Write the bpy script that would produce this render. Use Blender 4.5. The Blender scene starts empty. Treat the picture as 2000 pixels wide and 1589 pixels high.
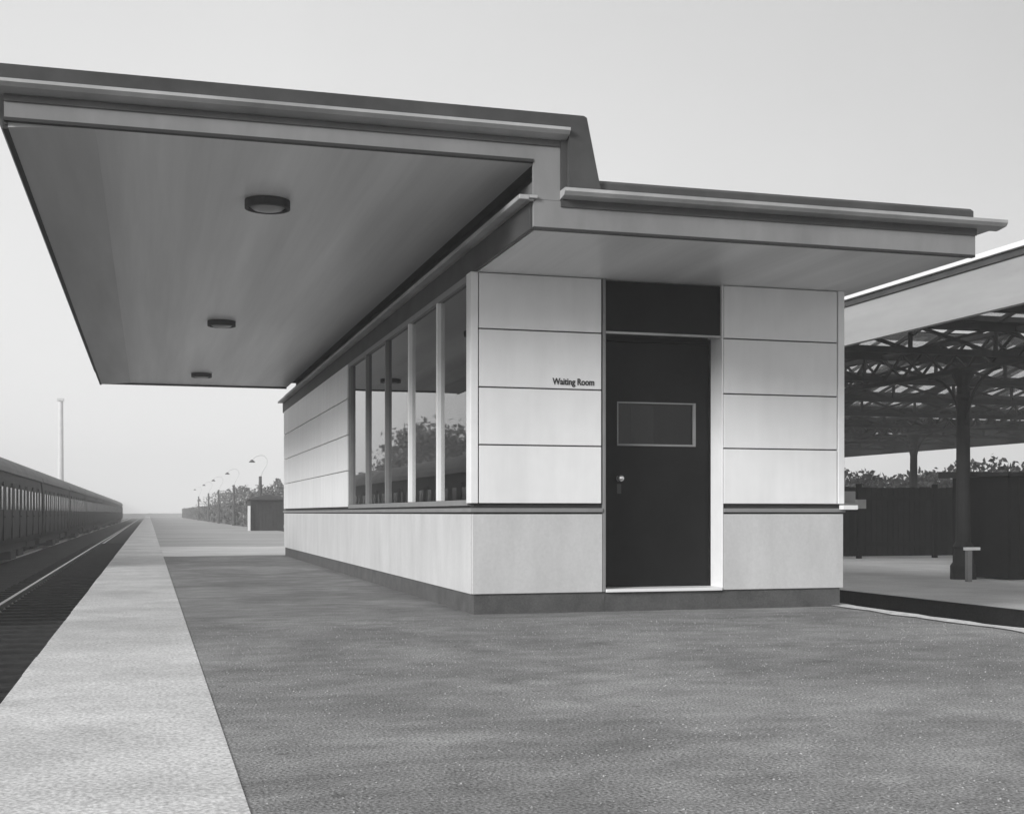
import bpy, bmesh, math, random
from mathutils import Vector, Matrix, noise
R = math.radians
random.seed(7)
S = bpy.context.scene
COL = S.collection

# ------------------------------------------------------------ camera
EYE = .9
YAW = math.atan(710 / 2480)
cd = bpy.data.cameras.new('camera')
cam = bpy.data.objects.new('camera', cd)
COL.objects.link(cam)
cam.location = (0, 0, EYE)
cam.rotation_euler = (R(90), 0, -YAW)
cd.sensor_width = 36
cd.lens = 2480 / 2000 * 36
cd.shift_y = (1001 - 794.5) / 2000
cd.clip_start = .05
cd.clip_end = 9000
S.camera = cam

# ------------------------------------------------------------ sky, sun, exposure
SUN_EL, SUN_AZ = 21, 240
w = bpy.data.worlds.new('World')
S.world = w
w.use_nodes = True
wn, wl = w.node_tree.nodes, w.node_tree.links
bg = wn['Background']
sky = wn.new('ShaderNodeTexSky')
sky.sky_type = 'NISHITA'
sky.sun_disc = False
sky.sun_elevation = R(SUN_EL)
sky.sun_rotation = R(SUN_AZ)
sky.air_density = 1.0
sky.dust_density = 5.0
sky.ozone_density = 1.0
bw = wn.new('ShaderNodeRGBToBW')
wl.new(sky.outputs[0], bw.inputs[0])
# thin bright overcast veil over the sky: palest near the horizon, greyer overhead and to the right
tc = wn.new('ShaderNodeTexCoord')
sx = wn.new('ShaderNodeSeparateXYZ'); wl.new(tc.outputs['Generated'], sx.inputs[0])
el = wn.new('ShaderNodeMapRange'); el.interpolation_type = 'SMOOTHSTEP'
wl.new(sx.outputs['Z'], el.inputs['Value'])
el.inputs['From Min'].default_value = 0; el.inputs['From Max'].default_value = .62
el.inputs['To Min'].default_value = .66; el.inputs['To Max'].default_value = .47
hz_ = wn.new('ShaderNodeMapRange')
wl.new(sx.outputs['X'], hz_.inputs['Value'])
hz_.inputs['From Min'].default_value = .1; hz_.inputs['From Max'].default_value = .75
hz_.inputs['To Min'].default_value = 1.0; hz_.inputs['To Max'].default_value = .66
cn = wn.new('ShaderNodeTexNoise'); cn.inputs['Scale'].default_value = 2.2; cn.inputs['Detail'].default_value = 5
wl.new(tc.outputs['Generated'], cn.inputs['Vector'])
cm = wn.new('ShaderNodeMapRange'); wl.new(cn.outputs['Fac'], cm.inputs['Value'])
cm.inputs['From Min'].default_value = .3; cm.inputs['From Max'].default_value = .7
cm.inputs['To Min'].default_value = .95; cm.inputs['To Max'].default_value = 1.05
def mul(a, b):
    m = wn.new('ShaderNodeMath'); m.operation = 'MULTIPLY'
    wl.new(a, m.inputs[0])
    if hasattr(b, 'is_linked'): wl.new(b, m.inputs[1])
    else: m.inputs[1].default_value = b
    return m.outputs[0]
veil = mul(mul(el.outputs[0], hz_.outputs[0]), cm.outputs[0])
ad_ = wn.new('ShaderNodeMath'); ad_.operation = 'MULTIPLY_ADD'
wl.new(bw.outputs[0], ad_.inputs[0]); ad_.inputs[1].default_value = .009; wl.new(veil, ad_.inputs[2])
wl.new(ad_.outputs[0], bg.inputs[0])
bg.inputs[1].default_value = 1.0
sd = bpy.data.lights.new('sun', 'SUN')
sun = bpy.data.objects.new('sun', sd)
COL.objects.link(sun)
sd.energy = 2.7
sd.angle = R(16)
sd.color = (1, 1, 1)
az = R(SUN_AZ)
to_sun = Vector((math.sin(az) * math.cos(R(SUN_EL)), math.cos(az) * math.cos(R(SUN_EL)), math.sin(R(SUN_EL))))
sun.rotation_euler = to_sun.to_track_quat('Z', 'Y').to_euler()
sun.location = (-20, -20, 20)
S.view_settings.view_transform = 'Standard'
S.view_settings.look = 'None'
S.view_settings.gamma = 1
S.view_settings.exposure = 0.46
S.render.engine = 'CYCLES'

# ------------------------------------------------------------ helpers
def mat(name, v, rough=.7, var=.12, scale=3., bump=.0, bscale=60., metallic=0., spec=.5, fine=0., stretch=None, broad=0., ran=0., crack=0.):
    """grey procedural material: broad stains + fine grain"""
    m = bpy.data.materials.new(name)
    m.use_nodes = True
    n, l = m.node_tree.nodes, m.node_tree.links
    b = n['Principled BSDF']
    b.inputs['Roughness'].default_value = rough
    b.inputs['Metallic'].default_value = metallic
    b.inputs['Specular IOR Level'].default_value = spec
    geo = n.new('ShaderNodeNewGeometry')
    mp = n.new('ShaderNodeMapping')
    l.new(geo.outputs['Position'], mp.inputs['Vector'])
    if stretch: mp.inputs['Scale'].default_value = stretch
    t = n.new('ShaderNodeTexNoise')
    t.inputs['Scale'].default_value = scale
    t.inputs['Detail'].default_value = 6
    t.inputs['Roughness'].default_value = .62
    l.new(mp.outputs[0], t.inputs['Vector'])
    mr = n.new('ShaderNodeMapRange')
    mr.inputs['From Min'].default_value = .3
    mr.inputs['From Max'].default_value = .7
    mr.inputs['To Min'].default_value = v * (1 - var)
    mr.inputs['To Max'].default_value = v * (1 + var)
    l.new(t.outputs['Fac'], mr.inputs['Value'])
    out = mr.outputs[0]
    if broad:      # patches several steps across
        t3 = n.new('ShaderNodeTexNoise'); t3.inputs['Scale'].default_value = .55; t3.inputs['Detail'].default_value = 9
        t3.inputs['Roughness'].default_value = .7; t3.inputs['Distortion'].default_value = .6
        l.new(geo.outputs['Position'], t3.inputs['Vector'])
        m3 = n.new('ShaderNodeMapRange'); l.new(t3.outputs['Fac'], m3.inputs['Value'])
        m3.inputs['From Min'].default_value = .42; m3.inputs['From Max'].default_value = .6
        m3.inputs['To Min'].default_value = 1-broad; m3.inputs['To Max'].default_value = 1+broad
        u3 = n.new('ShaderNodeMath'); u3.operation = 'MULTIPLY'
        l.new(out, u3.inputs[0]); l.new(m3.outputs[0], u3.inputs[1]); out = u3.outputs[0]
    t2 = n.new('ShaderNodeTexNoise')
    t2.inputs['Scale'].default_value = bscale
    t2.inputs['Detail'].default_value = 4
    l.new(geo.outputs['Position'], t2.inputs['Vector'])
    if fine:
        mr2 = n.new('ShaderNodeMapRange')
        mr2.inputs['From Min'].default_value = .3
        mr2.inputs['From Max'].default_value = .7
        mr2.inputs['To Min'].default_value = 1 - fine
        mr2.inputs['To Max'].default_value = 1 + fine
        l.new(t2.outputs['Fac'], mr2.inputs['Value'])
        mu = n.new('ShaderNodeMath'); mu.operation = 'MULTIPLY'
        l.new(out, mu.inputs[0]); l.new(mr2.outputs[0], mu.inputs[1])
        out = mu.outputs[0]
    def times(o1, o2):
        q = n.new('ShaderNodeMath'); q.operation = 'MULTIPLY'; l.new(o1, q.inputs[0]); l.new(o2, q.inputs[1]); return q.outputs[0]
    if ran:        # every slab or board its own tone
        oi = n.new('ShaderNodeObjectInfo')
        for src in (geo.outputs['Random Per Island'], oi.outputs['Random']):
            q = n.new('ShaderNodeMapRange'); l.new(src, q.inputs['Value']); q.inputs['To Min'].default_value = 1-ran; q.inputs['To Max'].default_value = 1+ran
            out = times(out, q.outputs[0])
    if crack:      # fine wandering cracks and small dark spots
        nd = n.new('ShaderNodeTexNoise'); nd.inputs['Scale'].default_value = 2.5; nd.inputs['Detail'].default_value = 6
        l.new(geo.outputs['Position'], nd.inputs['Vector'])
        va = n.new('ShaderNodeVectorMath'); va.operation = 'MULTIPLY_ADD'
        l.new(nd.outputs['Color'], va.inputs[0]); va.inputs[1].default_value = (.5, .5, 0); l.new(geo.outputs['Position'], va.inputs[2])
        vo = n.new('ShaderNodeTexVoronoi'); vo.feature = 'DISTANCE_TO_EDGE'; vo.inputs['Scale'].default_value = .38
        l.new(va.outputs[0], vo.inputs['Vector'])
        q = n.new('ShaderNodeMapRange'); l.new(vo.outputs['Distance'], q.inputs['Value'])
        q.inputs['From Max'].default_value = .006; q.inputs['To Min'].default_value = 1-crack; q.inputs['To Max'].default_value = 1
        out = times(out, q.outputs[0])
        vs = n.new('ShaderNodeTexVoronoi'); vs.inputs['Scale'].default_value = 2.3; vs.inputs['Randomness'].default_value = 1
        l.new(geo.outputs['Position'], vs.inputs['Vector'])
        q = n.new('ShaderNodeMapRange'); l.new(vs.outputs['Distance'], q.inputs['Value'])
        q.inputs['From Min'].default_value = .05; q.inputs['From Max'].default_value = .075; q.inputs['To Min'].default_value = .72; q.inputs['To Max'].default_value = 1
        out = times(out, q.outputs[0])
    l.new(out, b.inputs['Base Color'])
    if bump:
        bp = n.new('ShaderNodeBump')
        bp.inputs['Strength'].default_value = bump
        bp.inputs['Distance'].default_value = .01
        l.new(t2.outputs['Fac'], bp.inputs['Height'])
        l.new(bp.outputs[0], b.inputs['Normal'])
    return m

def glass_mat(name, tint=.9, k=1.7, add=.05):
    m = bpy.data.materials.new(name); m.use_nodes = True
    n, l = m.node_tree.nodes, m.node_tree.links
    n.remove(n['Principled BSDF'])
    o = n['Material Output']
    tr = n.new('ShaderNodeBsdfTransparent'); tr.inputs[0].default_value = (tint, tint, tint, 1)
    gl = n.new('ShaderNodeBsdfGlossy'); gl.inputs['Roughness'].default_value = .015
    fr = n.new('ShaderNodeFresnel'); fr.inputs[0].default_value = 1.55
    tn = n.new('ShaderNodeTexNoise'); tn.inputs['Scale'].default_value = .9
    geo = n.new('ShaderNodeNewGeometry'); l.new(geo.outputs['Position'], tn.inputs['Vector'])
    bp = n.new('ShaderNodeBump'); bp.inputs['Strength'].default_value = .05; bp.inputs['Distance'].default_value = .02
    l.new(tn.outputs['Fac'], bp.inputs['Height']); l.new(bp.outputs[0], gl.inputs['Normal'])
    ad = n.new('ShaderNodeMath'); ad.operation = 'MULTIPLY_ADD'; ad.use_clamp = True
    ad.inputs[1].default_value = k; ad.inputs[2].default_value = add
    l.new(fr.outputs[0], ad.inputs[0])
    mx = n.new('ShaderNodeMixShader')
    l.new(ad.outputs[0], mx.inputs[0]); l.new(tr.outputs[0], mx.inputs[1]); l.new(gl.outputs[0], mx.inputs[2])
    l.new(mx.outputs[0], o.inputs[0])
    return m

def leaf_mat(name, v, v2):
    m = bpy.data.materials.new(name); m.use_nodes = True
    n, l = m.node_tree.nodes, m.node_tree.links
    b = n['Principled BSDF']; b.inputs['Roughness'].default_value = .45
    geo = n.new('ShaderNodeNewGeometry')
    mr = n.new('ShaderNodeMapRange'); mr.inputs['To Min'].default_value = v; mr.inputs['To Max'].default_value = v2
    l.new(geo.outputs['Random Per Island'], mr.inputs['Value'])
    l.new(mr.outputs[0], b.inputs['Base Color'])
    return m

def box(bm, x0, x1, y0, y1, z0, z1, bev=0.):
    v = [bm.verts.new(p) for p in ((x0,y0,z0),(x1,y0,z0),(x1,y1,z0),(x0,y1,z0),(x0,y0,z1),(x1,y0,z1),(x1,y1,z1),(x0,y1,z1))]
    f = [bm.faces.new([v[i] for i in q]) for q in ((3,2,1,0),(4,5,6,7),(0,1,5,4),(1,2,6,5),(2,3,7,6),(3,0,4,7))]
    if bev:
        es = list({e for q in f for e in q.edges})
        bmesh.ops.bevel(bm, geom=es, offset=bev, segments=2, affect='EDGES', profile=.5)
    return bm

def prism(bm, pts, axis, a, b):
    """extrude a 2D outline along an axis ('x': pts=(y,z), 'y': pts=(x,z), 'z': pts=(x,y))"""
    def P(p, t):
        return {'x': (t, p[0], p[1]), 'y': (p[0], t, p[1]), 'z': (p[0], p[1], t)}[axis]
    A = [bm.verts.new(P(p, a)) for p in pts]; B = [bm.verts.new(P(p, b)) for p in pts]
    n = len(pts)
    bm.faces.new(A); bm.faces.new(B[::-1])
    for i in range(n): bm.faces.new([A[i], B[i], B[(i+1) % n], A[(i+1) % n]])
    return bm

def lathe(bm, prof, cx, cy, cz=0, seg=24):
    rings = []
    for r, z in prof:
        if r < 1e-5: rings.append([bm.verts.new((cx, cy, cz+z))])
        else: rings.append([bm.verts.new((cx+r*math.cos(2*math.pi*i/seg), cy+r*math.sin(2*math.pi*i/seg), cz+z)) for i in range(seg)])
    for a, b in zip(rings, rings[1:]):
        for i in range(seg):
            j = (i+1) % seg
            if len(a) == 1 and len(b) == 1: continue
            if len(a) == 1: bm.faces.new([a[0], b[i], b[j]])
            elif len(b) == 1: bm.faces.new([a[j], a[i], b[0]])
            else: bm.faces.new([a[i], b[i], b[j], a[j]])
    return bm

def tube(bm, pts, rads, seg=8):
    rings = []
    for k, p in enumerate(pts):
        p = Vector(p)
        d = (Vector(pts[min(k+1, len(pts)-1)]) - Vector(pts[max(k-1, 0)])).normalized()
        u = d.cross(Vector((0, 1, 0.03)))
        if u.length < .1: u = d.cross(Vector((1, 0, 0)))
        u.normalize(); v = d.cross(u)
        rings.append([bm.verts.new(p + (u*math.cos(2*math.pi*i/seg) + v*math.sin(2*math.pi*i/seg))*rads[k]) for i in range(seg)])
    for a, b in zip(rings, rings[1:]):
        for i in range(seg): bm.faces.new([a[i], a[(i+1) % seg], b[(i+1) % seg], b[i]])
    bm.faces.new(rings[0][::-1]); bm.faces.new(rings[-1])
    return bm

def NB(): return bmesh.new()

def obj(name, bm, m, parent=None, org=None, smooth=False, label=None):
    bmesh.ops.recalc_face_normals(bm, faces=bm.faces)
    me = bpy.data.meshes.new(name)
    if org is None and parent is not None:
        p = parent
        while p.parent: p = p.parent
        org = p.location
    if org is not None:
        bmesh.ops.translate(bm, verts=bm.verts, vec=-Vector(org))
    bm.to_mesh(me); bm.free()
    if smooth:
        for f in me.polygons: f.use_smooth = True
    me.materials.append(m)
    o = bpy.data.objects.new(name, me); COL.objects.link(o)
    if parent is not None: o.parent = parent
    elif org is not None: o.location = org
    if label: o['label'] = label
    return o

def tag(o, label, cat, group=None, kind=None):
    o['label'] = label; o['category'] = cat
    if group: o['group'] = group
    if kind: o['kind'] = kind
    return o

def struct(name, bm, m, label=None, cat=None):
    o = obj(name, bm, m); o['kind'] = 'structure'
    if label: o['label'] = label
    if cat: o['category'] = cat
    return o

def empty(name, loc, label, cat, group=None):
    o = bpy.data.objects.new(name, None); COL.objects.link(o); o.location = loc
    o.empty_display_size = .2
    return tag(o, label, cat, group)

def copy_tree(o, parent=None):
    c = o.copy(); COL.objects.link(c); c.parent = parent
    for ch in [x for x in COL.objects if x.parent == o]:
        copy_tree(ch, c)
    return c

# ------------------------------------------------------------ materials
M_white = mat('white_enamel_panel', .76, .40, .06, 1.5, .03, 6, stretch=(2.5, 2.5, .35), fine=.02, ran=.025)
M_dado = mat('dado_board', .53, .6, .10, 1.6, .05, 40, stretch=(2, 2, .6), fine=.04)
M_trim = mat('white_paint_trim', .8, .4, .05, 4)
M_fascia = mat('fascia_board', .22, .6, .16, 1.6, .06, 40, stretch=(1.2, 1.2, .5), spec=.2)
M_soffit = mat('soffit_board', .62, .34, .30, .8, .05, 12, stretch=(1.5, .05, 1))  # lengthwise pale and dark bands paint the soffit's sheen into its colour
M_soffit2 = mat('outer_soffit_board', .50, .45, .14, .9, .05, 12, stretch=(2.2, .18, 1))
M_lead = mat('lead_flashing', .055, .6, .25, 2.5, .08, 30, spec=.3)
M_bead = mat('dark_bead', .02, .6, .1)
M_alu = mat('aluminium_trim', .40, .45, .25, 1.6, metallic=.3)
M_rail = mat('grey_dado_rail', .22, .5, .1, 4)
M_plinth = mat('brick_plinth', .075, .85, .25, 5, .3, 60, fine=.15)
M_door = mat('dark_door_paint', .007, .5, .4, 3, .04, 14, spec=.12)
M_dark = mat('dark_backing', .02, .8, .1)
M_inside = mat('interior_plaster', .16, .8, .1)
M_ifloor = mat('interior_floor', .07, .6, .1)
M_mull = mat('silhouette_mullion_grey', .16, .5, .1, 5)  # far mullions toned down: silhouette against bright reflections put into the colour
M_knob = mat('chrome_knob', .85, .12, .02, 5, metallic=1.)
M_glass = glass_mat('window_glass', .82)
M_dglass = glass_mat('door_glass', .55, .55, .0)
M_lampglass = mat('opal_lamp_glass', .28, .3, .05)
M_roof = mat('roof_felt', .12, .9, .15, 2, .2, 60)

M_asphalt = mat('asphalt', .25, .9, .22, 2.6, .8, 80, fine=.6, stretch=(1, 1.6, 1), spec=.1, broad=.18, crack=.12)
M_coping = mat('pale_coping_slab', .58, .85, .12, 1.6, .4, 60, fine=.32, spec=.1, broad=.10, ran=.03)
M_strip = mat('pale_concrete_strip', .58, .85, .14, .8, .2, 40, fine=.10, spec=.1)
M_repair = mat('asphalt_repair_patch', .20, .9, .25, 2, .7, 80, fine=.5, spec=.1)
M_plat = mat('worn_platform_surface', .36, .9, .28, .22, .25, 30, fine=.12, stretch=(.6, 1.6, 1), spec=.1)
M_fore = mat('pale_worn_asphalt', .34, .88, .25, 1.6, .3, 45, fine=.25, spec=.1)
M_ground = mat('rough_ground', .20, .95, .3, .12, .3, 12, fine=.2, spec=.1)
M_ballast = mat('track_ballast', .04, .95, .35, 1.5, .9, 22, fine=.5, spec=.05)
M_sleeper = mat('timber_sleeper', .035, .9, .3, 6, .3, 40, spec=.05)
M_railsteel = mat('worn_rail_steel', .38, .35, .15, 3, metallic=.8)
M_soil = mat('sooty_brick', .012, .95, .4, 4, .5, 30, fine=.4, spec=.0)
M_chip = mat('pale_stone_chips', .62, .9, .25, 9, .9, 45, fine=.25)
M_path = mat('far_platform_paving', .62, .9, .15, .9, .3, 35, fine=.12, spec=.1)
M_wallface = mat('platform_wall_brick', .08, .9, .25, 4, .3, 40)
M_bark = mat('tree_bark', .035, .95, .35, 9, .5, 40)
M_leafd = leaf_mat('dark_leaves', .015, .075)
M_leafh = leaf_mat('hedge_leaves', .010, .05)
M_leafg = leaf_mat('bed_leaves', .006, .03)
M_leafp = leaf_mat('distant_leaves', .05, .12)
M_train = mat('grimy_carriage_paint', .03, .6, .3, 1.2, .05, 20, spec=.1)
M_troof = mat('sooty_carriage_roof', .17, .8, .2, 1)
M_tglass = mat('carriage_window_glass', .015, .12, .1)
M_hut = mat('tarred_hut_boards', .03, .9, .3, 5, .2, 30)
M_post = mat('weathered_post', .07, .8, .2, 5)
M_mast = mat('pale_grey_mast', .62, .8, .1, 1)
M_iron = mat('sooty_ironwork', .020, .75, .35, 2, .2, 40, spec=.1)
M_sglass = glass_mat('sooty_roof_glass', .95, .15, 0)
M_bin = mat('bin_boards', .008, .95, .3, 4, spec=.0, ran=.4)
M_binlid = mat('grey_bin_lid', .34, .7, .15, 4)
M_beamt = mat('painted_beam', .33, .6, .1, 1.5, .08, 40, stretch=(3, .4, 3), spec=.2)

# ------------------------------------------------------------ ground and platform
XE = -.64        # platform edge
bm = NB()
prof = [(-3000, -.93), (XE-.01, -.93), (XE-.01, -.03), (6.54, -.03), (6.54, -.93), (9.56, -.93), (9.56, -.23), (3000, -.23)]
ys = [-60, -10, 0, 10, 20, 40, 80, 160, 320, 640, 1300, 3000]
g = [[bm.verts.new((x, y, z)) for x, z in prof] for y in ys]
for a, b in zip(g, g[1:]):
    for i in range(len(prof)-1): bm.faces.new([a[i], a[i+1], b[i+1], b[i]])
struct('ground', bm, M_ground)

def sheet(name, x0, x1, y0, y1, z, m, jag=0., n=40, jagx=0.):
    bm = NB()
    rows = []
    for i in range(n+1):
        t = i/n; y = y0 + (y1-y0)*t
        a = x0 + jagx*noise.noise(Vector((x0*3, y*1.7, 2))) ; b = x1 + jagx*noise.noise(Vector((x1*3, y*1.9, 5)))
        rows.append([bm.verts.new((a, y, z)), bm.verts.new((b, y, z))])
    if jag:
        bm.free(); bm = NB(); cols = []
        for i in range(n+1):
            x = x0 + (x1-x0)*i/n
            cols.append([bm.verts.new((x, y0 + jag*noise.noise(Vector((x*1.3, y0, 0))), z)), bm.verts.new((x, y1 + jag*noise.noise(Vector((x*1.5, y1, 3))), z))])
        rows = cols
    for a, b in zip(rows, rows[1:]): bm.faces.new([a[0], a[1], b[1], b[0]])
    return struct(name, bm, m)

sheet('trackbed', -9.5, XE-.012, -20, 420, -.90, M_ballast, n=20)
sheet('platform', .295, 6.3, 27.2, 330, -.004, M_plat, n=30)
sheet('concrete_strip', .297, 6.2, 27.3, 34.8, 0.0, M_strip, jag=.5)
sheet('asphalt', .295, 6.42, -10, 27.15, 0.0, M_asphalt, n=50)
sheet('worn_edge', 6.30, 6.52, -4, 11.3, .010, M_chip, n=60, jagx=.16)
bm = NB()     # the bay line's trackbed and the brick faces of both platform edges
for q in (((6.541, -.90), (9.559, -.90)),): bm.faces.new([bm.verts.new(p) for p in ((q[0][0], -10, -.90), (q[1][0], -10, -.90), (q[1][0], 120, -.90), (q[0][0], 120, -.90))])
struct('bay_trackbed', bm, M_ballast)
bm = NB(); box(bm, 6.545, 6.565, -10, 120, -.95, -.02); box(bm, 9.535, 9.555, -10, 120, -.95, -.21)
struct('bay_wall', bm, M_soil)
sheet('far_platform', 9.53, 31, -10, 120, -.20, M_path, n=30)

# platform edge: coping slabs with open joints on a brick retaining wall
bm = NB()
y = -8.0
while y < 60:
    e_ = random.uniform(-.012, .012); h_ = random.uniform(-.0025, .002)
    box(bm, XE-.03+e_*.3, .294, y, y+.9095, -.09, .004+h_*.15, .001); y += .912
box(bm, XE-.03, .30, y, 330, -.09, .004)
struct('platform_edge', bm, M_coping)
bm = NB(); box(bm, XE-.004, -.2, -8, 330, -.95, -.0925)
struct('platform_wall', bm, M_wallface)
bm = NB(); box(bm, XE+.0, .294, -8, 60, -.0895, -.006); struct('slab_bedding', bm, M_soil)

# loose grit on the asphalt
random.seed(11); bm = NB()
for _ in range(7000):
    x, y = random.uniform(.35, 6.3), 3.0 + 7.5*random.random()**1.3
    if x > 2.6 and y > 10.7: continue
    q = random.uniform(.002, .006)
    a = random.uniform(0, 6.28); v = [bm.verts.new((x+q*math.cos(a+t), y+q*math.sin(a+t), .0005)) for t in (0, 2.1, 4.2)]
    t = bm.verts.new((x+random.uniform(-.3, .3)*q, y, q*.9))
    for i in range(3): bm.faces.new([v[i], v[(i+1) % 3], t])
gr = obj('loose_grit', bm, M_fore, org=(3, 6, 0)); tag(gr, 'fine loose grit scattered over the asphalt', 'grit', kind='stuff')

# ------------------------------------------------------------ railway
def rail_at(x, label):
    bm = NB()
    prism(bm, [(x-.06, -.90), (x+.06, -.90), (x+.02, -.86), (x+.02, -.79), (x+.035, -.78), (x+.035, -.745), (x-.035, -.745), (x-.035, -.78), (x-.02, -.79), (x-.02, -.86)], 'y', -15, 400 if x < 0 else 110)
    tag(obj('rail', bm, M_railsteel), label, 'rail', 'railway rails')
rail_at(-1.135, 'steel rail of the near track, closest to the platform edge')
rail_at(-2.57, 'bright topped steel rail of the near track, on its side away from the platform')
rail_at(-5.1, 'steel rail of the far track under the near side of the train')
rail_at(-6.55, 'steel rail of the far track under the far side of the train')
rail_at(7.33, 'steel rail of the bay line, closest to the building side')
rail_at(8.77, 'steel rail of the bay line, closest to the far platform')
bm = NB(); box(bm, -1.3, 1.3, -.125, .125, -.06, .07, .012)
sl = obj('sleeper', bm, M_sleeper, org=(0, 0, 0))
tag(sl, 'dark timber sleeper across the near track beside the platform', 'sleeper', 'sleepers of the near track')
k = 0
for i in range(95):
    o = sl if i == 0 else sl.copy()
    if i: COL.objects.link(o)
    o.location = (-1.85 + random.uniform(-.02, .02), 8 + i*.72, -.915)
    o.rotation_euler.z = random.uniform(-.02, .02)

# train: one thing, carriages are parts, doors and windows their sub-parts
TX = -5.88
train = empty('train', (TX, 40, -.75), 'long dark passenger train standing on the far track beyond the platform', 'train')
def carriage(y0, first=None):
    org = Vector((TX, y0, -.75))
    L = 19.4; hw = 1.38
    if first:
        c = first.copy(); COL.objects.link(c); c.parent = train
        c.location = (0, y0-40, 0)
        for ch in [x for x in COL.objects if x.parent == first]:
            d = ch.copy(); COL.objects.link(d); d.parent = c
        return c
    # body: side section with tumblehome, wall with real window openings left as recessed panes
    bm = NB()
    sec = [(-hw+.12, .55), (-hw+.03, .8), (-hw, 1.3), (-hw+.02, 2.4), (-hw+.06, 3.0), (-hw+.02, 3.05), (hw-.02, 3.05), (hw-.06, 3.0), (hw-.02, 2.4), (hw, 1.3), (hw-.03, .8), (hw-.12, .55)]
    prism(bm, sec, 'y', 0, L)
    box(bm, -1.1, 1.1, .8, L-.8, .3, .55)
    for e in (-.35, L): box(bm, -.5, .5, e, e+.35, .9, 2.8)
    c = obj('carriage', bm, M_train, org=(0, 0, 0)); c.parent = train; c.location = (0, y0-40, 0)
    def sub(name, bm, m):
        o = obj(name, bm, m, org=(0, 0, 0)); o.parent = c; return o
    bm = NB()
    rs = [(-hw-.03, 3.0)] + [(-(hw+.03)*math.cos(t), 3.0 + .78*math.sin(t)) for t in [math.pi*i/14 for i in range(1, 14)]] + [(hw+.03, 3.0)]
    prism(bm, rs, 'y', -.04, L+.04)
    for y in (2.4, 6.2, 10, 13.8, 17.4): box(bm, -.12, .12, y, y+.4, 3.74, 3.9, .02)
    sub('roof', bm, M_troof)
    for i in range(7):
        yc = 1.5 + i*2.72
        for sx in (1,):
            x = sx*(hw+.012)
            for (a, b) in ((yc-.95, yc-.45), (yc+.45, yc+.95)):
                bm = NB(); box(bm, x-.03, x, a, b, 1.75, 2.5)
                sub('window', bm, M_tglass)
            bm = NB()
            box(bm, x-.03, x+.012, yc-.36, yc+.36, .75, 1.72, .01)
            box(bm, x-.03, x+.012, yc-.36, yc-.27, 1.72, 2.55); box(bm, x-.03, x+.012, yc+.27, yc+.36, 1.72, 2.55)
            box(bm, x-.03, x+.012, yc-.36, yc+.36, 2.55, 2.66); box(bm, x-.03, x+.006, yc-.27, yc+.27, 1.72, 2.55)
            box(bm, x+.012, x+.05, yc-.30, yc-.2, 1.5, 1.54)
            sub('door', bm, M_train)
    for yb in (2.6, L-2.6):
        bm = NB()
        box(bm, -1.15, 1.15, yb-1.9, yb+1.9, .25, .5)
        for sx in (-1, 1):
            box(bm, sx*1.02-.06, sx*1.02+.06, yb-1.9, yb+1.9, .22, .55)
            for yw in (yb-1.2, yb+1.2):
                pts = [(yw+.46*math.cos(2*math.pi*i/20), .46+.46*math.sin(2*math.pi*i/20)) for i in range(20)]
                prism(bm, pts, 'x', sx*.72-.06, sx*.72+.06)
        sub('bogie', bm, M_dark)
    bm = NB(); box(bm, -1.2, 1.25, 7.5, 9.4, .0, .3, .02); box(bm, .6, 1.25, 10.2, 12.2, .05, .3, .02)
    sub('underframe_box', bm, M_dark)
    return c
c0 = carriage(40)
for i in range(1, 10): carriage(40 + i*20.2, c0)
carriage(19.8, c0)

# ------------------------------------------------------------ station building
B = empty('station_building', (2.74, 10.88, 0), 'single storey prefabricated station building clad in white panels under flat stepped roofs', 'building')
YF, XL, XR, YR = 10.88, 2.74, 6.44, 27.05
J = [.98, 1.503, 2.014, 2.531, 3.03]
def part(name, bm, m, parent=None, **k): return obj(name, bm, m, parent or B, **k)

bm = NB()
box(bm, XL+.03, 4.0, YF+.025, YR-.03, -.05, .178)
box(bm, 4.0, 5.17, YF+.028, YR-.03, -.05, .172)
box(bm, 5.17, XR-.03, YF+.025, YR-.03, -.05, .178)
part('plinth', bm, M_plinth)
# backing shell behind the panels, dark in the joints
bm = NB()
box(bm, XL+.03, 3.975, YF+.03, YF+.12, .179, 3.03)
box(bm, 5.175, XR-.03, YF+.03, YF+.12, .179, 3.03)
box(bm, XL+.03, XL+.12, YF+.121, YR-.05, .179, .965)
box(bm, XL+.03, XL+.12, 18.12, YR-.05, .966, 3.03)
box(bm, XR-.12, XR-.03, YF+.121, YR-.05, .179, 3.03)
box(bm, XL+.121, XR-.121, YR-.14, YR-.05, .179, 3.03)
part('wall', bm, M_dark)
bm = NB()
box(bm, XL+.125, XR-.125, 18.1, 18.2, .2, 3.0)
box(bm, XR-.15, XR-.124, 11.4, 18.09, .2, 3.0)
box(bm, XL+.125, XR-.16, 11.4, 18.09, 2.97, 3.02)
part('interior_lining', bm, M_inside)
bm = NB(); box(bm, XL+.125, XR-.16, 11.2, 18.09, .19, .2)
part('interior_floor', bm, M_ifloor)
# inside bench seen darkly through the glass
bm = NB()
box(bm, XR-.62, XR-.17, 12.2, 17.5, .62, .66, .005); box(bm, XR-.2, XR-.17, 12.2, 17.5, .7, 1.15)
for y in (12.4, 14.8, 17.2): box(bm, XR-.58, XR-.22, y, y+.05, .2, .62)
part('wall_bench', bm, M_door)

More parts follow.
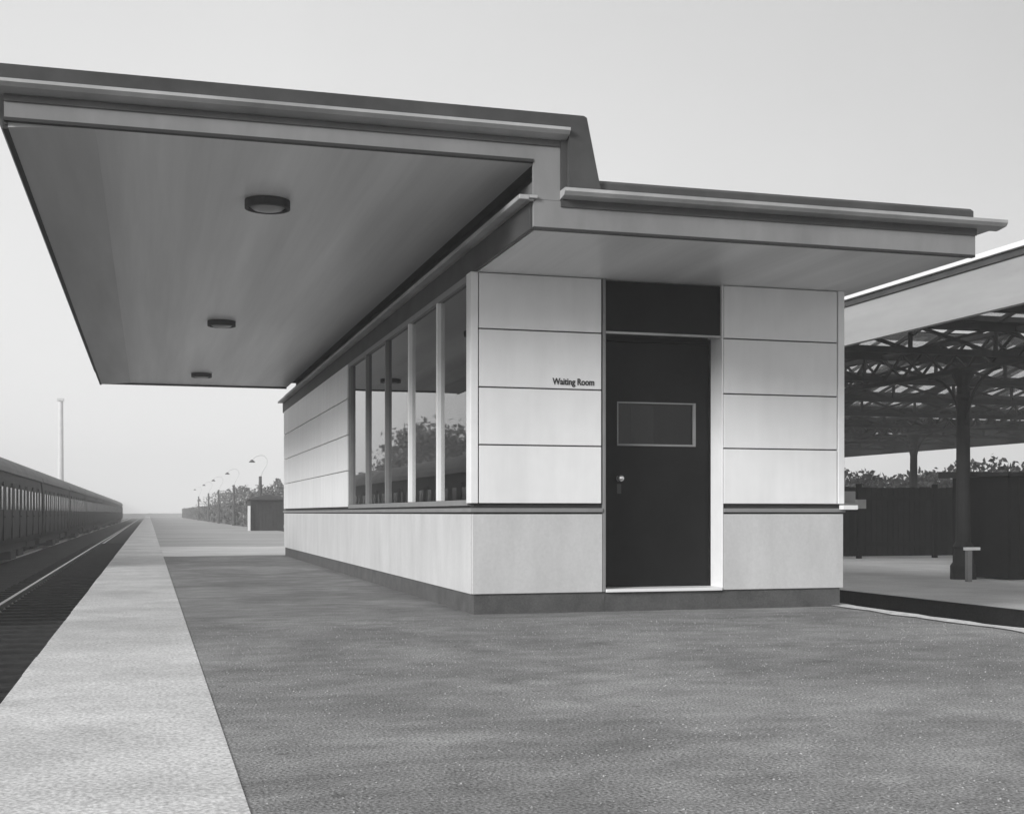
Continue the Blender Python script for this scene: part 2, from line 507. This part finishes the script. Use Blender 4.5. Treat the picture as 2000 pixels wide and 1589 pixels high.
# dado boards
def board(name, m, x0, x1, y0, y1, z0, z1, bev=.004):
    bm = NB(); box(bm, x0, x1, y0, y1, z0, z1, bev); return part(name, bm, m)
board('dado_panel', M_dado, XL+.012, 3.972, YF+.004, YF+.03, .18, .888)
board('dado_panel', M_dado, 5.178, XR-.004, YF+.004, YF+.03, .18, .888)
yy = YF+.034
for n_ in range(4):
    y1 = yy + (YR-.02-YF-.034)/4
    board('dado_panel', M_dado, XL+.004, XL+.03, yy, y1-.004, .18, .888, .002); yy = y1
board('dado_panel', M_dado, XR-.03, XR-.004, YF+.034, YR-.02, .18, .888)
board('dado_panel', M_dado, XL+.034, XR-.034, YR-.05, YR-.02, .18, .888)
# dado rail
bm = NB()
box(bm, XL-.012, 3.972, YF-.012, YF+.03, .905, .942, .004)
box(bm, XL-.012, XL+.03, YF+.031, YR+.0, .905, .942, .004)
part('dado_rail', bm, M_rail)
bm = NB()
box(bm, 5.178, XR+.012, YF-.012, YF+.03, .905, .942, .004)
box(bm, XR-.03, XR+.012, YF+.031, YR+.0, .905, .942, .004)
part('dado_rail', bm, M_rail)
# front panels
for x0, x1 in ((2.812, 3.960), (5.178, 6.366)):
    for a, b in zip(J, J[1:]):
        board('wall_panel', M_white, x0, x1, YF, YF+.03, a+.006, b-.006)
# corner posts
for (x0, x1) in ((XL-.006, 2.802), (6.376, XR+.004)):
    board('corner_post', M_trim, x0, x1, YF-.006, YF+.16, .985, 3.03, .005)
# far side panels on the platform wall, right wall and rear wall
for a, b in zip(J, J[1:]):
    yy = 18.14; n_ = 3
    for i in range(n_):
        y1 = yy + (YR-.02-18.14)/n_
        board('wall_panel', M_white, XL, XL+.03, yy, y1-.005, a+.006, b-.006, .003); yy = y1
    board('wall_panel', M_white, XR-.03, XR, YF+.17, YR-.03, a+.006, b-.006, .003)
    board('wall_panel', M_white, XL+.04, XR-.04, YR-.05, YR-.02, a+.006, b-.006, .003)
# side window sill at the right corner
bm = NB(); box(bm, XR-.06, XR+.10, YF-.09, YF-.013, .93, .972, .004); box(bm, XR+.013, XR+.10, YF-.012, 12.7, .93, .972); part('window_sill', bm, M_trim)
bm = NB()
box(bm, XR+.006, XR+.20, 11.0, 12.6, 1.0, 1.11, .004)
part('vent_frame', bm, M_rail)

# glazed screen: head, sill, mullions and six panes
WY0, WY1 = 11.045, 18.10
MY = [12.28, 13.70, 15.12, 16.54, 17.90]
win = part('window', (lambda b: (box(b, XL+.005, XL+.075, WY0, WY1, .965, 1.015), box(b, XL+.005, XL+.075, WY0, WY1, 2.97, 3.028), box(b, XL+.01, XL+.07, WY1-.03, WY1, 1.0, 2.98), b)[-1])(NB()), M_rail)
edges = [WY0] + MY + [WY1]
for i, y in enumerate(MY):
    bm = NB(); box(bm, XL+.0, XL+.08, y-.028, y+.028, 1.016, 2.969, .004)
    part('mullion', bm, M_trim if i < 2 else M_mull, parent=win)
for a, b in zip(edges, edges[1:]):
    bm = NB(); box(bm, XL+.038, XL+.044, a+(.0 if a == WY0 else .029), b-(.0 if b == WY1 else .029), 1.016, 2.969)
    part('pane', bm, M_glass, parent=win)

# doorway
DX0, DX1, DY = 4.005, 5.16, 11.15
bm = NB()
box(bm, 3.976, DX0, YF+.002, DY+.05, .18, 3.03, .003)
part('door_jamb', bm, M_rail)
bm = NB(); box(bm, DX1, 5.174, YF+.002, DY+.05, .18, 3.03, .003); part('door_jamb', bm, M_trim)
bm = NB(); box(bm, DX0+.001, DX1-.001, YF-.01, DY+.05, .176, .205, .004); part('door_sill', bm, M_trim)
bm = NB(); box(bm, DX0+.001, DX1-.001, YF+.01, YF+.05, 2.535, 2.556, .003); part('transom_bar', bm, M_alu)
bm = NB(); box(bm, DX0+.001, DX1-.001, YF+.035, YF+.045, 2.558, 3.02); part('fanlight_panel', bm, M_door)
bm = NB()
box(bm, DX0+.001, DX0+.045, DY-.02, DY+.05, .206, 2.50); box(bm, DX1-.012, DX1-.001, DY-.02, DY+.05, .206, 2.50)
box(bm, DX0+.001, DX1-.001, DY-.02, DY+.05, 2.502, 2.55)
part('door_frame', bm, M_door)
gx0, gx1, gz0, gz1 = 4.215, 5.01, 1.53, 1.94
door_bm = NB()
dx0, dx1, y0, y1 = DX0+.047, DX1-.014, DY, DY+.045
box(door_bm, dx0, gx0, y0, y1, .212, 2.498); box(door_bm, gx1, dx1, y0, y1, .212, 2.498)
box(door_bm, gx0, gx1, y0, y1, .212, gz0); box(door_bm, gx0, gx1, y0, y1, gz1, 2.498)
door = part('door', door_bm, M_door)
bm = NB()
box(bm, gx0, gx1, y0-.008, y0+.02, gz0-.002, gz0+.016, .002); box(bm, gx1-.022, gx1, y0-.008, y0+.02, gz0+.017, gz1)
box(bm, gx0, gx0+.012, y0-.002, y0+.02, gz0+.017, gz1); box(bm, gx0+.013, gx1-.023, y0-.002, y0+.02, gz1-.012, gz1)
part('glazing_bead', bm, M_rail, parent=door)
bm = NB(); box(bm, gx0+.013, gx1-.023, y0+.022, y0+.028, gz0+.001, gz1-.001); part('pane', bm, M_dglass, parent=door)
bm = NB()
lathe(bm, [(.0, -.075), (.018, -.073), (.032, -.060), (.036, -.045), (.028, -.030), (.012, -.022), (.012, -.006), (.03, -.004), (.03, 0), (0, 0)], 0, 0, 0, 20)
bmesh.ops.rotate(bm, verts=bm.verts, cent=(0, 0, 0), matrix=Matrix.Rotation(R(-90), 3, 'X'))
bmesh.ops.translate(bm, verts=bm.verts, vec=(4.235, y0, 1.222))
for v in bm.verts:   # face the knob outward
    v.co.y = y0 - abs(v.co.y - y0)
part('handle', bm, M_knob, parent=door, smooth=True)
# lettering: Waiting Room
cu = bpy.data.curves.new('lettering', 'FONT'); cu.body = 'Waiting Room'; cu.size = .082; cu.extrude = .002; cu.offset = .0018
to = bpy.data.objects.new('tmp_text', cu); COL.objects.link(to)
bpy.context.view_layer.update()
me = bpy.data.meshes.new_from_object(to.evaluated_get(bpy.context.evaluated_depsgraph_get()))
bpy.data.objects.remove(to)
wd = max(v.co.x for v in me.vertices)
for v in me.vertices: v.co.x *= .395/wd
me.materials.clear(); me.materials.append(M_bead)
lt = bpy.data.objects.new('lettering', me); COL.objects.link(lt); lt.parent = B
lt['label'] = 'small black lettering reading Waiting Room'
lt.location = Vector((3.495, YF-.003, 2.055)) - B.location; lt.rotation_euler = (R(90), 0, 0)

# lower flat roof over the building
RF, RB = 9.11, 27.45
bm = NB()
box(bm, 2.80, 6.60, RF+.045, RB-.02, 3.031, 3.06)
soff = part('soffit', bm, M_soffit, label='lower soffit over the doorway')
bm = NB(); box(bm, 2.79, 6.612, RF+.03, RB-.03, 3.062, 3.40); low = part('roof', bm, M_roof)
bm = NB()
box(bm, 2.775, 6.625, RF, RF+.03, 3.045, 3.25, .003)                      # front board
box(bm, 6.613, 6.64, RF+.031, RB-.03, 3.045, 3.25, .003)                 # right return
box(bm, 2.775, 6.64, RB-.029, RB, 3.045, 3.25, .003)
part('fascia', bm, M_fascia, parent=low)
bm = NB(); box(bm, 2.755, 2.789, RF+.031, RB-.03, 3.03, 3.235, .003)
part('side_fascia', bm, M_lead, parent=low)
bm = NB()
box(bm, 2.78, 6.62, RF-.006, RF+.044, 3.026, 3.0445)
part('edge_bead', bm, M_bead, parent=low)
bm = NB(); box(bm, 2.99, 6.63, RF-.012, RF-.001, 3.205, 3.262); part('shadow_strip', bm, M_lead, parent=low)  # dark strip added to stand for the shade under the gutter
bm = NB()   # front and right gutter lip
prism(bm, [(RF-.125, 3.325), (RF-.125, 3.300), (RF-.10, 3.275), (RF+.0, 3.262), (RF+.03, 3.262), (RF+.03, 3.325)], 'x', 2.985, 6.85)
prism(bm, [(6.85, 3.325), (6.85, 3.29), (6.82, 3.275), (6.70, 3.262), (6.614, 3.262), (6.614, 3.325)], 'y', RF+.0305, RB)
part('gutter', bm, M_alu, parent=low)
bm = NB()
box(bm, 2.655, 2.735, RF-.03, RB+.02, 3.238, 3.275, .006)
box(bm, 2.736, 2.80, RF-.03, RF-.001, 3.252, 3.275, .003)
box(bm, 2.736, 2.789, RF+.0, RB-.02, 3.238, 3.262)
part('gutter', bm, M_alu, parent=low, label='pale eaves strip running under the high canopy')
bm = NB()
prism(bm, [(RF-.03, 3.327), (RF-.03, 3.40), (RF+.01, 3.428), (RF+.3, 3.43), (RF+.3, 3.327)], 'x', 3.28, 6.585)
prism(bm, [(6.60, 3.327), (6.585, 3.41), (6.54, 3.428), (6.3, 3.43), (6.3, 3.327)], 'y', RF+.301, RB-.05)
part('flashing', bm, M_lead, parent=low)

# high canopy roof over the platform
CXL = -.93
CB = 26.95
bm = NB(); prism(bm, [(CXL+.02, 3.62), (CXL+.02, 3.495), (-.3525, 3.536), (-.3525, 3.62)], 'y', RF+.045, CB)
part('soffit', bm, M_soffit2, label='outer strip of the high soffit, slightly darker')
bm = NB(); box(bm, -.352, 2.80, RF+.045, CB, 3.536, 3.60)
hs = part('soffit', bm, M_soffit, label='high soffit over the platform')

bm = NB(); prism(bm, [(CXL+.03, 3.62), (2.98, 3.62), (2.98, 3.42), (3.18, 3.42), (3.10, 3.85), (CXL+.03, 3.85)], 'y', RF+.035, CB-.03)
hi = part('roof', bm, M_roof)
bm = NB()
prism(bm, [(CXL, 3.55), (2.775, 3.55), (2.775, 3.251), (2.985, 3.251), (2.985, 3.70), (CXL, 3.70)], 'y', RF-.001, RF+.033)
part('fascia', bm, M_fascia, parent=hi)
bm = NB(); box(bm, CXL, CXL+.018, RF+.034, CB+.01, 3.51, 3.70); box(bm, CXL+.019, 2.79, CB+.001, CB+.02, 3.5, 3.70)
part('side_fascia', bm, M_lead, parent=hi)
bm = NB(); box(bm, CXL-.002, 2.775, RF-.008, RF+.044, 3.527, 3.549)
box(bm, CXL-.014, CXL+.019, RF+.045, CB, 3.482, 3.509)
part('edge_bead', bm, M_bead, parent=hi)
bm = NB(); box(bm, CXL-.002, 2.984, RF-.013, RF-.002, 3.655, 3.70); part('shadow_strip', bm, M_lead, parent=hi)  # shade below the high gutter, put in as a dark strip
bm = NB()
prism(bm, [(RF-.12, 3.775), (RF-.12, 3.753), (RF-.09, 3.73), (RF+.0, 3.702), (RF+.03, 3.702), (RF+.03, 3.775)], 'x', CXL-.12, 3.03)
prism(bm, [(CXL-.12, 3.775), (CXL-.12, 3.745), (CXL-.09, 3.73), (CXL, 3.702), (CXL+.03, 3.702), (CXL+.03, 3.775)], 'y', RF+.0305, CB+.02)
part('gutter', bm, M_alu, parent=hi)
bm = NB()   # dark upper band that turns down the slanted right end
prism(bm, [(CXL-.10, 3.777), (3.035, 3.777), (3.035, 3.327), (3.29, 3.327), (3.27, 3.42), (3.175, 3.872), (3.15, 3.885), (CXL-.09, 3.885)], 'y', RF-.07, RF+.3)
bm2 = NB(); box(bm2, 2.986, 3.034, RF-.02, RF+.034, 3.327, 3.701)
part('flashing', bm2, M_lead, parent=hi); part('flashing', bm, M_lead, parent=hi)
bm = NB(); box(bm, CXL-.10, CXL+.15, RF+.301, CB, 3.777, 3.86); prism(bm, [(2.9, 3.851), (3.15, 3.875), (3.27, 3.42), (3.19, 3.42), (3.09, 3.8505)], 'y', RF+.301, CB-.05)
part('flashing', bm, M_lead, parent=hi)
for i, y in enumerate((10.886, 17.90, 24.75)):
    bm = NB(); lathe(bm, [(0, 0), (.19, 0), (.19, -.07), (.17, -.075), (.155, -.06), (.155, -.03), (0, -.03)], .967, y, 3.534, 28)
    lm = part('ceiling_light', bm, M_lead, smooth=False)
    bm = NB(); lathe(bm, [(.153, -.031), (.153, -.05), (.12, -.075), (.06, -.088), (0, -.092)], .967, y, 3.534, 28)
    part('lamp_glass', bm, M_lampglass, parent=lm, smooth=True)

bm = NB(); box(bm, 4.37, 4.60, y0+.040, y0+.043, gz0+.01, gz1-.03); part('reflection_card', bm, M_inside, parent=door)  # pale card added behind the glass to give the pane its lighter reflected patch
# ironmongery of the door
bm = NB(); box(bm, 4.215, 4.255, y0-.004, y0, 1.08, 1.17, .001); part('lock_plate', bm, M_lead, parent=door)
for z in (.45, 1.35, 2.25):
    bm = NB(); tube(bm, [(dx1+.004, y0-.006, z-.05), (dx1+.004, y0-.006, z+.05)], [.008, .008], 8); part('hinge', bm, M_door, parent=door)
# ------------------------------------------------------------ old train shed over the far platform
SX0, SX1, SXM = 9.5, 27.8, 18.65
SY0, SY1 = 5.5, 62
shed = empty('train_shed', (13.0, 18.2, -.2), 'dark old train shed with lattice trusses and glazed roof strips over the far platform', 'train shed')
bm = NB(); box(bm, SX0, SX0+.09, SY0, SY1, 3.27, 3.81, .004); part('fascia', bm, M_beamt, shed)
bm = NB(); box(bm, SX0-.03, SX0+.16, SY0, SY1, 3.812, 3.89); part('flashing', bm, M_lead, shed)
bm = NB(); box(bm, SX0-.08, SX0+.18, SY0-.02, SY1, 3.892, 3.955, .006); part('gutter', bm, M_trim, shed)
bm = NB(); box(bm, SX1-.06, SX1, SY0, SY1, 3.2, 3.85); part('valance', bm, M_iron, shed)
# boarded margin, then transverse ridges whose far slopes are glazed
XA = 11.6
bm = NB(); box(bm, SX0+.1, XA-.02, SY0+.1, SY1, 3.82, 3.87); part('roof', bm, M_iron, shed)
yk = SY0+.1
while yk < SY1-3.8:
    def pt(t): return (yk+1.25+(2.5)*t, 4.42-.60*t)
    bm = NB()
    A, Bq, Cq, Dq = pt(0), pt(.10), pt(.93), pt(1)
    box(bm, XA, SX1-.07, yk-.06, yk+.06, 3.80, 3.855)
    prism(bm, [(A[0]+.001, A[1]), Bq, (Bq[0], Bq[1]+.05), (A[0]+.001, A[1]+.05)], 'x', XA, SX1-.07)
    prism(bm, [Cq, (Dq[0]-.001, Dq[1]), (Dq[0]-.001, Dq[1]+.05), (Cq[0], Cq[1]+.05)], 'x', XA, SX1-.07)
    prism(bm, [(yk, 3.82), A, (Dq[0]-.001, Dq[1])], 'x', XA-.019, XA-.001)
    part('roof', bm, M_iron, shed)
    bm = NB(); prism(bm, [(Bq[0], Bq[1]+.02), (Cq[0], Cq[1]+.02), (Cq[0], Cq[1]+.026), (Bq[0], Bq[1]+.026), (A[0], A[1]+.04), (yk+.07, 3.85), (yk+.07, 3.844), (A[0]-.004, A[1]+.03)], 'x', XA, SX1-.08)
    rl = part('rooflight', bm, M_sglass, shed)
    bm = NB(); x = XA+.3
    box(bm, XA, SX1-.08, Bq[0]-.05, Bq[0]+.03, Bq[1]-.04, Bq[1]-.002); box(bm, XA, SX1-.08, Cq[0]-.03, Cq[0]+.05, Cq[1]-.04, Cq[1]-.002)
    while x < SX1-.4:
        wd_ = .05 if random.random() < .5 else random.uniform(.2, .75)
        prism(bm, [(Bq[0]-.02, Bq[1]-.05), (Cq[0]+.02, Cq[1]-.05), (Cq[0]+.02, Cq[1]+.01), (Bq[0]-.02, Bq[1]+.01)], 'x', x, min(x+wd_, SX1-.1)); x += .62+.4*(wd_ > .1)
    part('glazing_frame', bm, M_iron, parent=rl)
    yk += 3.75
def bar(bm, p, q, w=.035, d=.05):
    p, q = Vector(p), Vector(q); t = (q-p).normalized(); n_ = Vector((-t.z, 0, t.x))*w
    A = [p-n_, q-n_, q+n_, p+n_]
    f = [bm.verts.new((v.x, v.y-d, v.z)) for v in A]; g_ = [bm.verts.new((v.x, v.y+d, v.z)) for v in A]
    bm.faces.new(f); bm.faces.new(g_[::-1])
    for i in range(4): bm.faces.new([f[i], g_[i], g_[(i+1) % 4], f[(i+1) % 4]])
y = SY0+.1+3.75
while y < SY1:
    bm = NB(); N = 12
    bot = [(SX0+.1+(SX1-SX0-.2)*i/N, y, 3.36) for i in range(N+1)]
    topc = [(b[0], y, 3.76) for b in bot]
    for i in range(N):
        bar(bm, bot[i], bot[i+1], .045, .05); bar(bm, topc[i], topc[i+1], .055, .06)
        bar(bm, bot[i], topc[i+1], .022, .03); bar(bm, topc[i], bot[i+1], .022, .03)
        if i: bar(bm, bot[i], topc[i], .022, .028)
    part('truss', bm, M_iron, shed); y += 3.75
for x in (13.0, 22.0):      # lattice girders along the two column rows
    bm = NB(); yy = 6.95; z0, z1 = 3.30, 3.72
    box(bm, x-.06, x+.06, SY0+.1, SY1, z0-.07, z0); box(bm, x-.06, x+.06, SY0+.1, SY1, z1, z1+.07)
    k = 0
    while yy < SY1-1:
        for a, b in ((z0, z1), (z1, z0)):
            v = [bm.verts.new(p) for p in ((x-.02, yy, a-.02), (x-.02, yy+.62, b-.02), (x-.02, yy+.62, b+.02), (x-.02, yy, a+.02), (x+.02, yy, a-.02), (x+.02, yy+.62, b-.02), (x+.02, yy+.62, b+.02), (x+.02, yy, a+.02))]
            for q in ((0,1,2,3), (7,6,5,4), (0,4,5,1), (3,2,6,7)): bm.faces.new([v[i] for i in q])
        yy += .62
    part('girder', bm, M_iron, shed)
for x in (13.0, 22.0):
    for k in range(7):
        yc = 10.7 + 7.5*k
        bm = NB()
        lathe(bm, [(0, -.22), (.21, -.22), (.21, .02), (.17, .08), (.15, .30), (.17, .34), (.125, .42), (.115, 1.4), (.105, 2.75), (.14, 2.80), (.105, 2.86), (.10, 3.0), (.19, 3.2), (.19, 3.229), (0, 3.229)], x, yc, 0, 16)
        for sy in (-1, 1):      # curved brackets
            pts = [(x, yc+sy*(.1+.85*(1-math.cos(t))), 2.35+.86*math.sin(t)) for t in [math.pi/2*i/7 for i in range(8)]]
            tube(bm, pts, [.028]*8, 6)
        part('column', bm, M_iron, shed)
# dark boarded screen across the far platform and a kiosk next to the near column
scr = empty('timber_screen', (19, 27.2, -.2), 'dark boarded timber screen standing across the far platform under the shed', 'screen')
bm = NB(); x = 12.2
while x < 27:
    h = 1.52+random.uniform(-.015, .015); box(bm, x, x+.145, 27.2, 27.23, -.15, h, .004); x += .15
part('boards', bm, M_bin, scr)
bm = NB(); box(bm, 12.15, 27.1, 27.16, 27.199, 1.2, 1.3); box(bm, 12.15, 27.1, 27.16, 27.199, .1, .2)
for k in range(8): box(bm, 12.2+k*2.1, 12.3+k*2.1, 27.05, 27.159, -.2, 1.6)
part('frame', bm, M_bin, scr)
bm = NB(); box(bm, 15.3, 16.6, 27.02, 27.05, 1.0, 1.22, .004); tag(obj('notice_board', bm, M_binlid, org=(15.95, 27.03, 1.0)), 'low grey blank board fixed on the dark timber screen', 'board')
ki = empty('parcels_kiosk', (14.9, 18.3, -.2), 'dark boarded kiosk on the far platform right of the iron column', 'kiosk')
bm = NB(); box(bm, 13.5, 16.4, 17.7, 19.2, -.19, 1.50)
for k in range(16): box(bm, 13.52+k*.18, 13.535+k*.18, 17.68, 17.699, -.1, 1.48)
part('wall', bm, M_bin, ki)
bm = NB(); prism(bm, [(17.5, 1.505), (19.4, 1.505), (19.4, 1.62), (17.5, 1.56)], 'x', 13.35, 16.5); part('roof', bm, M_iron, ki)
tp = empty('barrier_post', (12.6, 17.5, -.2), 'short pale post with a small crossbar in front of the iron column', 'post')
bm = NB(); box(bm, 12.56, 12.64, 17.46, 17.54, -.2, .30, .006); part('post', bm, M_rail, tp)
bm = NB(); box(bm, 12.52, 12.80, 17.47, 17.53, .302, .35, .005); part('crossbar', bm, M_trim, tp)

# ------------------------------------------------------------ vegetation
def leaf_quads(bm, pts, size, flat=0.):
    for p in pts:
        s = size*random.uniform(.6, 1.35)
        d = Vector((random.gauss(0, 1), random.gauss(0, 1), random.gauss(0, .7))).normalized()
        u = d.cross(Vector((random.gauss(0, 1), random.gauss(0, 1), random.gauss(0, 1)))).normalized()
        v = d.cross(u)
        p = Vector(p)
        a, b, c, e = p - u*s*.5, p + v*s*.28 + d*s*.06, p + u*s*.5, p - v*s*.28 + d*s*.06
        bm.faces.new([bm.verts.new(q) for q in (a, b, c, e)])

def tree(name, loc, H, crown_z, cr, nclump, nleaf, lsize, label, trunk_r=.1, m=None, lean=.1, group=None, seed=1):
    random.seed(seed)
    t = empty(name, loc, label, 'tree', group)
    bm = NB()
    top = Vector((random.uniform(-lean, lean)*H, random.uniform(-lean, lean)*H, H*.86))
    pts, rad = [], []
    for i in range(9):
        f = i/8
        pts.append(Vector((top.x*f + .05*math.sin(f*5+seed), top.y*f + .04*math.cos(f*4+seed)-.04, top.z*f)))
        rad.append(trunk_r*(1.25 if i == 0 else 1)*(1-f*.85))
    tube(bm, pts, rad, 10)
    clumps = []
    for k in range(nclump):
        while True:
            q = Vector((random.uniform(-1, 1), random.uniform(-1, 1), random.uniform(-1, 1)))
            if .25 < q.length < 1: break
        c = Vector((q.x*cr[0], q.y*cr[1], crown_z + q.z*cr[2])) + Vector((top.x*.6, top.y*.6, 0))
        clumps.append(c)
        if k % 3 == 0:
            f = min(.95, max(.25, (c.z - .25*abs(q.x)*cr[0])/H)); i0 = min(7, int(f*8))
            s = pts[i0]; mid = s.lerp(c, .55) + Vector((0, 0, -.06*H*random.random()))
            tube(bm, [s, mid, c], [rad[i0]*.45, rad[i0]*.28, .008], 6)
    part('trunk', bm, M_bark, t, org=(0, 0, 0), smooth=True)
    bm = NB()
    for c in clumps:
        r = random.uniform(.28, .62)*min(cr)*.55
        n_ = int(nleaf*random.uniform(.5, 1.4))
        leaf_quads(bm, [c + Vector((random.gauss(0, r), random.gauss(0, r), random.gauss(0, r*.5))) for _ in range(n_)], lsize)
    part('crown', bm, m or M_leafd, t, org=(0, 0, 0))
    return t

def hedge(name, x0, x1, y0, y1, h, n, ls, m, label, hv=.25, cat='hedge'):
    random.seed(int(x0*10+y0))
    bm = NB()
    pts = []
    while len(pts) < n:
        x = random.uniform(x0, x1); y = random.uniform(y0, y1)
        hh = h*(1 + hv*noise.noise(Vector((x*1.1, y*.25, 3))) + hv*.5*noise.noise(Vector((x*4, y*2, 8))))
        z = hh*(random.random()**.8)
        pts.append((x, y, z))
    leaf_quads(bm, pts, ls)
    t = empty(name, ((x0+x1)/2, (y0+y1)/2, 0), label, cat)
    part('foliage', bm, m, t)
    bm = NB()
    long_x = (x1-x0) > (y1-y0)
    nn = int(max(x1-x0, y1-y0)/(.6 if long_x else 4))
    for i in range(nn):
        f = (i+.5)/nn
        x = x0+(x1-x0)*f if long_x else (x0+x1)/2; y = (y0+y1)/2 if long_x else y0+(y1-y0)*f
        tube(bm, [(x, y, -.05), (x+.05, y, h*.4), (x+random.uniform(-.2, .2), y, h*.85)], [.03, .022, .008], 6)
    part('stem', bm, M_bark, t)
    return t
hedge('hedge', 29.5, 31.0, 26, 80, 2.5, 30000, .24, M_leafh, 'ragged dark hedge beyond the far side of the train shed')
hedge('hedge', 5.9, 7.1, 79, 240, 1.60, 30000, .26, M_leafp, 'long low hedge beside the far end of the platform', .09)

def bush(loc, r, h, label, seed, n=2600, ls=.3):
    random.seed(seed); bm = NB(); pts = []
    for _ in range(n):
        a = random.uniform(0, 6.283); q = math.sqrt(random.random()); z = random.random()
        rr = r*q*math.sqrt(max(.05, 1-(z*.95)**2))
        k = 1+.35*noise.noise(Vector((math.cos(a)*1.5, math.sin(a)*1.5, z*2+seed)))
        pts.append((loc[0]+rr*k*math.cos(a), loc[1]+rr*k*math.sin(a), loc[2]+h*z*k))
    leaf_quads(bm, pts, ls)
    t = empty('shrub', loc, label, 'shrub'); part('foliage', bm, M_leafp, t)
    bm = NB(); tube(bm, [(loc[0], loc[1], loc[2]-.05), (loc[0]+.1, loc[1], loc[2]+h*.7)], [.09, .03], 6); part('stem', bm, M_bark, t)
bush((9.3, 98, -.03), 3.2, 2.8, 'grey rounded shrub standing behind the dark hut', 21)
bush((9.8, 128, -.03), 4.2, 3.2, 'lower grey shrub beyond the hut, left of the rounded one', 22)
bush((10.5, 165, -.03), 5, 3.4, 'faint far shrub above the middle of the long low hedge', 23)

# trees beyond the railway, off to the left, that the platform glazing mirrors
far_t = [(-19, 100, 8.0, 4.0, 'nearest of the trees across the railway'), (-20, 108, 9.6, 2.9, 'narrow pointed tree across the railway, second nearest'),
         (-20, 116, 8.2, 4.6, 'broad low tree across the railway, third nearest'), (-21, 126, 11.5, 3.4, 'tallest narrow tree across the railway'),
         (-24, 136, 9.6, 5.0, 'broad tree across the railway beyond the tallest one'), (-27, 147, 9.6, 4.6, 'second farthest tree across the railway'), (-28, 156, 10, 4.4, 'farthest tree across the railway')]
for i, (x, y, h, r, lb) in enumerate(far_t):
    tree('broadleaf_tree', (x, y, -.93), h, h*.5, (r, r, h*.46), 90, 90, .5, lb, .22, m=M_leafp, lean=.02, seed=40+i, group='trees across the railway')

# ------------------------------------------------------------ far platform things
hut = empty('platform_hut', (5.6, 66, 0), 'small dark boarded hut beyond the end of the building', 'hut')
bm = NB(); box(bm, 4.95, 6.6, 65.2, 67.4, -.02, 1.55)
for i in range(9): box(bm, 4.97+i*.18, 4.985+i*.18, 65.18, 65.2, 0, 1.53)
part('wall', bm, M_hut, hut)
bm = NB(); prism(bm, [(4.85, 1.551), (6.7, 1.551), (6.7, 1.62), (5.8, 1.86), (4.85, 1.62)], 'y', 65.0, 67.6); part('roof', bm, M_lead, hut)
bm = NB(); box(bm, 4.80, 4.93, 65.0, 65.14, -.02, 1.25); tag(obj('marker_post', bm, M_trim, org=(4.86, 65.07, 0)), 'short white post at the left corner of the dark hut', 'post')
posts = [(69, 'swan-necked lamp post nearest the hut, the tallest in view'), (91, 'second swan-necked lamp post from the hut'), (111, 'third swan-necked lamp post from the hut'), (130, 'fourth swan-necked lamp post from the hut'), (156, 'fifth and faintest swan-necked lamp post from the hut')]
p0 = None
for y, lb in posts:
    if p0 is None:
        p0 = empty('lamp_post', (5.75, y, 0), lb, 'lamp post', 'lamp posts along the far hedge')
        bm = NB(); tube(bm, [(0, 0, -.05), (0, 0, .9), (0, 0, .95), (0, 0, 2.85)], [.13, .12, .09, .08], 10)
        o = obj('post', bm, M_post, org=(0, 0, 0)); o.parent = p0
        bm = NB(); tube(bm, [(0, 0, 2.8), (.12, 0, 3.1), (.34, 0, 3.5), (.36, 0, 3.75), (.2, 0, 3.95), (0, 0, 3.98), (-.25, 0, 3.9), (-.42, 0, 3.72)], [.02]*8, 8)
        o = obj('swan_neck', bm, M_mast, org=(0, 0, 0)); o.parent = p0
        bm = NB(); lathe(bm, [(0, .02), (.05, .0), (.16, -.1), (.17, -.13), (0, -.12)], -.44, 0, 3.72, 14)
        o = obj('lamp_shade', bm, M_post, org=(0, 0, 0)); o.parent = p0
    else:
        o = copy_tree(p0); o.location = (5.75, y, 0); o['label'] = lb
bm = NB(); tube(bm, [(-13.3, 212, -.95), (-13.3, 212, 18.5)], [.52, .36], 10); box(bm, -13.8, -12.8, 211.5, 212.5, 18.5, 18.9)
tag(obj('tall_mast', bm, M_mast, org=(-13.3, 212, -.95)), 'faint tall grey mast rising in the haze behind the train', 'mast')

# ------------------------------------------------------------ haze
HAZE = 0.0022
if HAZE:
    bm = NB(); box(bm, -60, 60, -14, 420, -2.0, 19)
    hm = bpy.data.materials.new('haze_air'); hm.use_nodes = True
    n = hm.node_tree.nodes; n.remove(n['Principled BSDF'])
    pv = n.new('ShaderNodeVolumePrincipled')
    pv.inputs['Color'].default_value = (1, 1, 1, 1)
    pv.inputs['Density'].default_value = HAZE
    pv.inputs['Anisotropy'].default_value = -.25
    hm.node_tree.links.new(pv.outputs[0], n['Material Output'].inputs['Volume'])
    hz = obj('haze', bm, hm); hz['kind'] = 'stuff'; hz['label'] = 'thin pale haze lying over the railway'; hz['category'] = 'haze'
